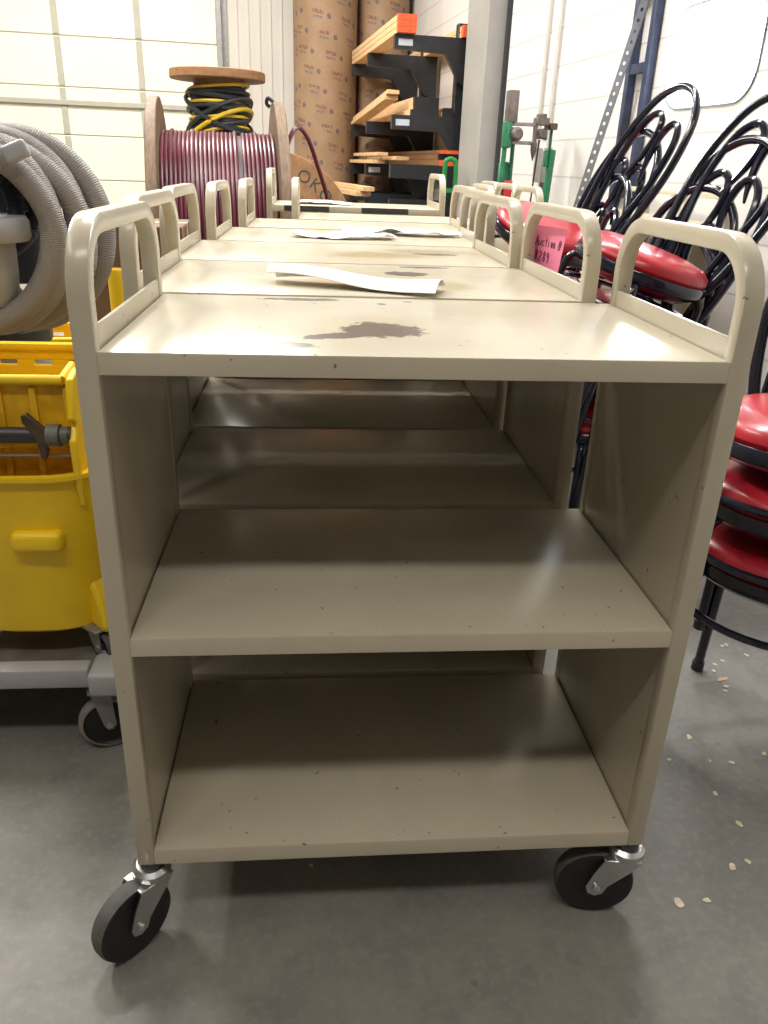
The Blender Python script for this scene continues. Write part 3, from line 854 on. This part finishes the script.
# drooping loose cable end hanging over the right flange
bm = NB(); Mi = rr1.matrix_basis.inverted()
Mi = (Matrix.Translation(rr1.location) @ Euler(AX, 'XYZ').to_matrix().to_4x4()).inverted()
pts = [Mi @ RM(a, t, z) for a, t, z in ((.31, RT-.30, 1.10), (.36, RT-.28, 1.19), (.42, RT-.22, 1.15), (.48, RT-.15, 1.02), (.54, RT-.1, .85), (.58, RT-.1, .60), (.56, RT-.1, .30))]
tube(bm, spline(pts, 6), .011, 8); obj('cable_end', bm, M_CABRED, rr1)
bm = NB(); pts = [Mi @ RM(a, t, z) for a, t, z in ((.285, RT-.05, 1.295), (.262, RT-.06, 1.31), (.24, RT-.06, 1.325), (.232, RT-.05, 1.30), (.25, RT-.05, 1.285))]
tube(bm, spline(pts, 5), .009, 8); obj('wire_hook', bm, M_DARKPL, rr1)

# reel with the stencilled flange, its axis toward the camera
ko = reel('cable_reel', 'brown wooden reel with stencilled letters on its flange, behind the red cable reel', RM(.29, 5.62, .553), (PI/2, 0, RZ), .55, .22, .2, M_REELW2, .045)
M_STEN = mat('green_black_stencil', (.035, .06, .04), .7)
def letters(parent, txt, R_, a0, da, z, size):
    for i, ch in enumerate(txt):
        cu = bpy.data.curves.new('t', 'FONT'); cu.body = ch; cu.size = size; cu.extrude = .001; cu.align_x = 'CENTER'; cu.align_y = 'CENTER'
        to = bpy.data.objects.new('t', cu); COL.objects.link(to)
        dg = bpy.context.evaluated_depsgraph_get(); me = bpy.data.meshes.new_from_object(to.evaluated_get(dg)); bpy.data.objects.remove(to)
        a = a0 - da*i
        me.transform(Matrix.Translation((R_*math.cos(a), R_*math.sin(a), z)) @ Matrix.Rotation(a-PI/2, 4, 'Z'))
        me.materials.append(M_STEN)
        o = bpy.data.objects.new('stencil_letter', me); COL.objects.link(o); o.parent = parent
letters(ko, 'OKOR', .45, R(62), R(11), .2665, .105)
bm = NB(); box(bm, -.30, .30, -.30, .30, 0, .0); bm.free()

# crate and upright reel with black and yellow cable
cr = thing('wooden_crate', 'wooden crate carrying the black and yellow cable reel', 'crate', RM(-.04, 6.75, 0), RZ)
for i in range(6):
    bm = NB(); z = .03 + .135*i
    for s in (-1, 1):
        box(bm, -.36, .36, s*.33-.011, s*.33+.011, z, z+.12, .003, 1); box(bm, s*.35-.011, s*.35+.011, -.32, .32, z, z+.12, .003, 1)
    obj('slat', bm, M_PLY, cr)
for sx in (-1, 1):
    for sy in (-1, 1):
        bm = NB(); box(bm, sx*.32-.02, sx*.32+.02, sy*.30-.02, sy*.30+.02, 0, .842, .003, 1); obj('corner_post', bm, M_PLY, cr)
bm = NB(); box(bm, -.37, .37, -.35, .35, .84, .887, .003, 1); obj('crate_lid', bm, M_PLY, cr)
yr = thing('cable_reel', 'upright wooden reel wound with black and yellow cable, above the red reel', 'cable reel', RM(-.005, 6.75, .888))
for nm, z0 in (('flange', 0), ('flange', .68)):
    bm = NB(); lathe(bm, [(.03, z0), (.345, z0), (.35, z0+.005), (.35, z0+.055), (.345, z0+.06), (.03, z0+.06)], 56, closed=True); obj(nm, bm, M_REELW2, yr)
bm = NB(); lathe(bm, [(.18, .06), (.18, .68)], 32); obj('drum', bm, M_REELW2, yr)
def ybmat():
    k = NT('black_yellow_jacket'); co = k.obj()
    k.b.inputs['Base Color'].default_value = (.022, .025, .03, 1); k.b.inputs['Roughness'].default_value = .4; return k.m
M_JB = ybmat(); M_JY = mat('yellow_cable_jacket', (.60, .40, .02), .4, 0, .15, 8)
bm = NB(); lathe(bm, [(.15, .06), (.205, .07), (.205, .62), (.20, .635), (.15, .64)], 40, mi=0)
for k in range(17):
    z = .085 + .034*k; tl = random.uniform(-.05, .05); ph = random.uniform(0, 6.28); mi = 1 if k % 3 == 1 else 0
    ra = .218 + (.012 if k in (5, 11, 14) else 0) + random.uniform(-.004, .004)
    tube(bm, [((ra)*math.cos(2*PI*i/40), (ra)*math.sin(2*PI*i/40), z + tl*math.sin(2*PI*i/40+ph)) for i in range(40)], .0165 if mi == 0 else .012, 8, closed=True, mi=mi)
for sgn, zc, mi in ((1, .43, 0), (-1, .45, 0), (1, .36, 1)):
    tube(bm, [((.242)*math.cos(2*PI*i/40), (.242)*math.sin(2*PI*i/40), zc + sgn*.13*math.cos(2*PI*i/40 + .5)) for i in range(40)], .016, 8, closed=True, mi=mi)
obj('wound_cable', bm, [M_JB, M_JY], yr)

# ------------------------------------------------------------------ kraft form tubes in the corner
for a, t, r, h, lb in ((1.09, 9.235, .325, 3.7, 'wider printed brown cardboard form tube standing left in the corner'), (1.70, 9.30, .268, 3.7, 'printed brown cardboard form tube standing in the corner behind lumber rack')):
    bm = NB(); lathe(bm, [(r-.012, 0), (r, 0), (r, h), (r-.012, h)], 64, closed=True)
    o = obj('form_tube', bm, tubeprint(r)); o.location = RM(a, t); o.rotation_euler = (0, 0, RZ + .4*a)
    tag(o, lb, 'cardboard tube', 'printed form tubes')

# ------------------------------------------------------------------ cantilever lumber rack
rk = thing('lumber_rack', 'black steel cantilever rack holding lumber, left of the grey column', 'rack', RO, RZ)
TS = (6.72, 7.93, 8.84); ZL = (1.945, 1.40, 1.045, .785)
for t in TS:
    bm = NB(); box(bm, 1.83, 1.92, t+.06, t+.14, 0, 2.05, .004, 1); obj('upright', bm, M_BLACK2, rk)
    bm = NB(); box(bm, 1.35, 1.95, t+.05, t+.15, 0, .07, .004, 1); obj('base_foot', bm, M_BLACK2, rk)
    for li, z in enumerate(ZL):
        a0 = 1.32
        bm = NB(); prism(bm, [(a0, z), (1.96, z), (1.96, z-.36), (1.84, z-.30), (1.72, z-.112), (a0, z-.10)], .055, Matrix(((1, 0, 0, 0), (0, 0, 1, t), (0, 1, 0, 0), (0, 0, 0, 1))))
        ar = obj('arm', bm, M_BLACK2, rk)
        if t == TS[0] and li in (0, 1) or (t == TS[1] and li == 2):
            bm = NB(); box(bm, a0+.03, a0+.14, t-.002, t+.001, z-.075, z-.03); obj('arm_label', bm, mat('pale_label', (.55, .6, .66), .6), ar)
def board(a, z, w, h, t0, t1, label, end=None, m=None, skew=0.0, pitch=0.0):
    o = bpy.data.objects.new('lumber_board', None)
    bm = NB(); box(bm, -w/2, w/2, t0, t1, 0, h, .002, 1)
    if end:
        bm2 = box(bm, -w/2-.001, w/2+.001, t0-.002, t0+.05, -.0005, h+.001, mi=1)
    me_o = obj('lumber_board', bm, [m or M_LUMBER, end or M_ORANGE])
    me_o.location = RO + RA*a + Vector((0, 0, z)); me_o.rotation_euler = (pitch, 0, RZ + skew)
    bpy.data.objects.remove(o)
    tag(me_o, label, 'lumber', 'lumber on the rack'); return me_o
zt = ZL[0] + .002
for i, w_ in enumerate(('bottom', 'second', 'top')):
    board(1.40, zt + .041*i, .14, .038, 6.66, 8.98, w_ + ' board of the orange-ended pine stack on the top left arm', M_ORANGE)
for i, w_ in enumerate(('lower', 'upper')):
    board(1.90, zt + .041*i, .12, .038, 6.68, 8.98, w_ + ' orange-ended board on the top level against the wall', M_ORANGE)
zt = ZL[1] + .002
board(1.38, zt+.60, .11, .032, 7.1, 8.95, 'lower pine board at the tips of second-level arms', None, None, 0, -.067)
board(1.385, zt+.635, .10, .03, 7.05, 8.9, 'upper pine board at the tips of second-level arms', None, None, 0, -.067)
board(1.60, zt, .22, .045, 6.80, 8.97, 'lower dark-ended plank in the middle of the second level', M_BLACK2)
board(1.62, zt+.047, .20, .09, 6.84, 8.9, 'thick dark-ended timber on top in the second level', M_BLACK2)
board(1.86, zt, .22, .035, 6.78, 8.97, 'dark-ended plank beside the wall on the second level', M_BLACK2)
board(1.86, zt+.037, .20, .03, 6.82, 8.97, 'upper dark-ended plank beside the wall on the second level', M_BLACK2)
zt = ZL[2] + .002
board(1.38, zt, .12, .03, 7.6, 8.97, 'lower pale pine board at the tips of third-level arms')
board(1.41, zt+.032, .12, .03, 7.3, 8.97, 'middle pale pine board at the tips of third-level arms', None, None, R(-1))
board(1.40, zt+.064, .10, .028, 7.5, 8.9, 'upper pale pine board at the tips of third-level arms')
board(1.84, zt, .23, .04, 6.72, 8.9, 'bottom orange-ended plank by the wall on the third level', M_ORANGE, M_REELW2)
board(1.84, zt+.042, .23, .045, 6.76, 8.9, 'black-ended plank between two orange-ended planks on third level', M_BLACK2, M_REELW2)
board(1.84, zt+.089, .23, .025, 6.72, 8.9, 'top orange-ended plank by the wall on the third level', M_ORANGE, M_REELW2)
zt = ZL[3] + .002
board(1.45, zt, .10, .04, 7.2, 8.9, 'left pine board on the lowest rack level', None, None, R(2))
board(1.65, zt, .12, .04, 7.1, 8.97, 'right pine board on the lowest rack level', None, None, R(4))
board(1.56, zt+.043, .10, .035, 7.0, 8.6, 'pine board lying on top of the lowest rack level', None, None, R(3))

# ------------------------------------------------------------------ green pipe machine, conduits, slotted steel by the right wall
gm = thing('pipe_machine', 'green machine stand with grey bars and tall dark head, beside the column', 'machine', RO, RZ)
GT = 4.75
def G(px_a, z): return (px_a, GT, z)
aL, aR = 1.605, 1.85
bm = NB(); cyl(bm, (aL-.045, GT-.04, 0), (aL-.005, GT, 1.26), .014, 12); obj('left_leg', bm, M_GREEN, gm)
bm = NB(); cyl(bm, (aL+.060, GT+.06, 0), (aL+.048, GT+.02, 1.18), .012, 12); obj('left_leg', bm, M_GREEN, gm)
bm = NB(); box(bm, aL-.05, aL+.07, GT-.05, GT+.07, .18, .21, .003, 1); obj('leg_brace', bm, M_GREEN, gm)
bm = NB(); box(bm, aL-.025, aL+.022, GT-.03, GT+.03, 1.15, 1.29, .010, 2); obj('gear_housing', bm, M_GREEN, gm)
bm = NB(); box(bm, aL-.012, aL+.045, GT-.03, GT+.04, 1.285, 1.445, .005, 2); obj('motor_head', bm, M_MACH, gm)
bm = NB(); lathe(bm, [(0, -.04), (.024, -.04), (.036, -.025), (.036, .025), (.024, .04), (0, .04)], 24, Matrix.Translation((aL+.045, GT-.02, 1.225)) @ Matrix.Rotation(PI/2, 4, 'X')); obj('chuck', bm, M_MACH, gm)
for z in (1.278, 1.182):
    bm = NB(); box(bm, aL+.03, aR-.07, GT-.010, GT+.010, z-.010, z+.010, .003, 1); obj('guide_bar', bm, M_STEELG, gm)
bm = NB(); box(bm, aR-.085, aR-.005, GT-.03, GT+.03, 1.275, 1.315, .004, 1); box(bm, aR-.07, aR-.025, GT-.03, GT+.03, 1.31, 1.335, .004, 1); box(bm, aR-.085, aR-.07, GT-.02, GT+.02, 1.17, 1.28, .003, 1); box(bm, aR-.02, aR-.008, GT-.02, GT+.02, 1.2, 1.28, .003, 1)
lathe(bm, [(0, -.03), (.024, -.03), (.024, .03), (0, .03)], 20, Matrix.Translation((aR-.045, GT-.02, 1.235)) @ Matrix.Rotation(PI/2, 4, 'X'))
box(bm, aR-.07, aR-.02, GT-.03, GT+.01, 1.205, 1.225, .004, 1)
obj('die_carriage', bm, M_MACH, gm)
bm = NB(); lathe(bm, [(0, .0), (.010, .03), (.018, .06), (.018, .10), (0, .10)], 14, Matrix.Translation((aR-.085, GT-.02, 1.085))); obj('hanging_tip', bm, M_MACH, gm)
bm = NB(); box(bm, aR+.0, aR+.045, GT-.03, GT+.03, 1.255, 1.29, .004, 1); obj('arm_bracket', bm, M_BROWNMET, gm)
bm = NB(); box(bm, aR+.014, aR+.028, GT-.010, GT+.010, 1.14, 1.26, .003, 1); box(bm, aR-.008, aR+.012, GT-.02, GT+.02, 1.06, 1.15, .004, 1); cyl(bm, (aR+.04, GT, 1.15), (aR-.02, GT-.02, 0), .021, 14); obj('right_stand', bm, M_GREEN, gm)
bm = NB(); cyl(bm, (aR-.055, GT-.02, 1.20), (aR-.10, GT-.02, .30), .005, 8); obj('feed_rod', bm, M_BLACK2, gm)
bm = NB(); box(bm, aL-.0, aL+.045, GT-.05, GT+.02, .86, .98, .008, 2); obj('oil_can', bm, M_REDTHING, gm)
bm = NB(); box(bm, aL-.02, aL+.045, GT+.025, GT+.055, .80, 1.08, .01, 1); obj('back_guard', bm, M_GREEN, gm)
ht = thing('hand_truck', 'green tubular hand truck standing in front of the lumber rack foot', 'hand truck', RO, RZ)
bm = NB(); q = spline([(1.66, 6.3, .03), (1.66, 6.3, .6), (1.66, 6.3, 1.03), (1.68, 6.3, 1.09), (1.72, 6.3, 1.09), (1.745, 6.3, 1.03), (1.745, 6.3, .6), (1.745, 6.3, .03)], 5); tube(bm, q, .018, 10)
obj('tube_frame', bm, M_GREEN2, ht)
bm = NB(); box(bm, 1.62, 1.79, 6.12, 6.31, 0, .012, .002, 1); obj('toe_plate', bm, M_GREEN2, ht)
for z in (.35, .62, .86):
    bm = NB(); box(bm, 1.655, 1.75, 6.29, 6.31, z, z+.03); obj('cross_bar', bm, M_GREEN2, ht)
for s in (1.61, 1.795):
    bm = NB(); lathe(bm, [(0, -.02), (.1, -.02), (.11, 0), (.1, .02), (0, .02)], 24, Matrix.Translation((s, 6.40, .11)) @ Matrix.Rotation(PI/2, 4, 'Y')); obj('wheel', bm, M_RUBBER, ht)

cb = thing('electrical_conduit', 'pale conduit pipes running down the block wall to grey switch box', 'conduit', RO, RZ)
for i, t in enumerate((5.27, 5.08)):
    bm = NB(); cyl(bm, (AW-.018, t, 1.12 if i == 0 else 1.14), (AW-.018, t, HC), .012, 10); obj('pipe', bm, M_PIPE, cb)
bm = NB(); box(bm, AW-.06, AW, 5.02, 5.17, .97, 1.17, .005, 1); obj('switch_box', bm, M_STEELG, cb)
bm = NB(); cyl(bm, (AW-.018, 5.12, 0), (AW-.018, 5.12, .97), .012, 10); obj('lower_pipe', bm, M_PIPE, cb)

# two dark uprights joined by cross plates (a rack end frame against the wall)
uf = thing('upright_frame', 'dark steel rack end frame standing against the block wall', 'rack frame', RO, RZ)
for t in (3.88, 4.06):
    bm = NB(); box(bm, AW-.045, AW-.006, t-.020, t+.020, 0, 2.6, .003, 1); obj('post', bm, M_NAVY, uf)
for z in (.35, .95, 1.50, 1.80, 2.4):
    bm = NB(); box(bm, AW-.040, AW-.02, 3.895, 4.045, z-.022, z+.022, .002, 1); obj('cross_plate', bm, M_NAVY, uf)
# slotted angle leaning on the wall: a strip with real round holes
P_a, P_b = Vector((1.80, 4.10, .883)), Vector((1.93, 3.931, 1.768))
P_lo = P_a - (P_b-P_a)*(.883/.885); P_hi = P_b + (P_b-P_a)*.10
sa = thing('slotted_angle', 'long grey slotted steel angle leaning against the wall beside the dark frame', 'steel angle', RO, RZ)
L_ = (P_hi-P_lo).length; zax = (P_hi-P_lo).normalized(); xax = Vector((.85, -.53, 0)); xax = (xax - zax*xax.dot(zax)).normalized(); yax = zax.cross(xax)
MS = Matrix.Translation(P_lo) @ Matrix((xax, yax, zax)).transposed().to_4x4()
bm = NB(); hw, pit, hr, nh = .018, .044, .0068, 8
N = int(L_/pit); th = .003
for i in range(N):
    z0 = i*pit; z1 = z0+pit; zc = (z0+z1)/2
    for yy, flip in ((0, 0), (th, 1)):
        ov = [bm.verts.new(MS @ Vector((x, yy, z))) for x, z in ((hw, zc), (hw, z1), (0, z1), (-hw, z1), (-hw, zc), (-hw, z0), (0, z0), (hw, z0))]
        iv = [bm.verts.new(MS @ Vector((hr*math.cos(2*PI*k/nh), yy, zc+hr*1.25*math.sin(2*PI*k/nh)))) for k in range(nh)]
        for k in range(8): bm.faces.new((ov[k], ov[(k+1) % 8], iv[(k+1) % 8], iv[k]))
        if flip == 0: first = iv
    for k in range(8): bm.faces.new((first[k], first[(k+1) % 8], iv[(k+1) % 8], iv[k]))
bmesh.ops.remove_doubles(bm, verts=bm.verts, dist=1e-5)
obj('slotted_flange', bm, M_GREYSL, sa, sm=False)
bm = NB(); box(bm, hw-.003, hw, th, .030, 0, N*pit, 0, 1, MS); obj('side_flange', bm, M_GREYSL, sa, sm=False)

# ------------------------------------------------------------------ paint flakes on the floor
M_FLAKE = mat('cream_flake', (.62, .55, .38), .7, 0, .15, 60)
FL = [(.57, .08, 1.3, 'cream paint flake on floor right of the front cart, round one'), (.451, .018, 1.5, 'largest cream paint flake on floor by the front right caster'), (.602, .089, .9, None), (.497, .020, 1.1, None),
      (.628, .17, 1.1, None), (.62, .243, 1.0, None), (.691, .322, .9, None), (.651, .329, .6, None), (.571, .336, .8, None), (.77, .344, 1.0, None), (.64, .398, 1.2, None),
      (.868, .72, 1.0, None), (.882, .725, 1.0, None), (.84, .66, .8, None), (.815, .645, .9, None), (.80, .62, .9, None), (.91, .68, 1.0, None), (.80, .56, 1.1, None), (.79, .545, .9, None), (-.123, .118, .6, 'tiny tan flake on floor under the front cart')]
for i, (x, y, s, lb) in enumerate(FL):
    bm = NB(); n = 9; rnd = [random.uniform(.7, 1.15) for _ in range(n)]
    prism(bm, [(.0050*s*rnd[k]*math.cos(2*PI*k/n), .0064*s*rnd[k]*math.sin(2*PI*k/n)) for k in range(n)], .0012)
    o = obj('paint_flake', bm, M_FLAKE, None, sm=False); o.location = (x, y, .0002); o.rotation_euler = (0, 0, random.uniform(0, 3))
    near = y < .41
    tag(o, lb or ('small cream paint flake on the floor right of the front cart' if near else 'small cream paint flake on the floor under the upright chair stack'), 'paint flake', None if lb else ('flakes right of the front cart' if near else 'flakes under the chair stack'))
bm = NB(); prism(bm, [(0, 0), (.026, .006), (.03, .016), (.005, .012)], .001)
o = obj('paper_scrap', bm, M_PLY, None, sm=False); o.location = (.79, .58, .0002); tag(o, 'torn tan paper scrap on the floor below the upright chair stack', 'paper scrap')

# ------------------------------------------------------------------ light
def area(name, a, t, z, sx, sy, power, col, target=None):
    l = bpy.data.lights.new(name, 'AREA'); l.shape = 'RECTANGLE'; l.size = sx; l.size_y = sy; l.energy = power; l.color = col
    o = bpy.data.objects.new(name, l); COL.objects.link(o); o.location = RM(a, t, z)
    if target is None: o.rotation_euler = (0, 0, RZ)
    else: o.rotation_euler = (Vector(target) - o.location).to_track_quat('-Z', 'Y').to_euler()
    return o
area('ceiling_tube_light', -1.0, 6.6, 4.1, 2.4, .3, 250, (1, .97, .90))
area('ceiling_tube_light', -2.4, 4.0, 4.1, .3, 2.4, 160, (1, .96, .88))
area('ceiling_tube_light', .5, 3.4, 4.1, 2.4, .3, 165, (1, .99, .96))
area('ceiling_tube_light', -2.2, .6, 4.1, .3, 2.4, 34, (1, .92, .78))
area('ceiling_tube_light', -.3, -.9, 4.1, 2.4, .3, 50, (1, .96, .88))
wd = bpy.data.worlds.new('world'); SC.world = wd; wd.use_nodes = True
wd.node_tree.nodes['Background'].inputs[0].default_value = (.8, .88, 1, 1); wd.node_tree.nodes['Background'].inputs[1].default_value = 1.0
vs = SC.view_settings
SC.display_settings.display_device = 'sRGB'
vs.view_transform = 'Standard'; vs.look = 'None'; vs.exposure = 0.28; vs.gamma = 1.0; vs.use_curve_mapping = False
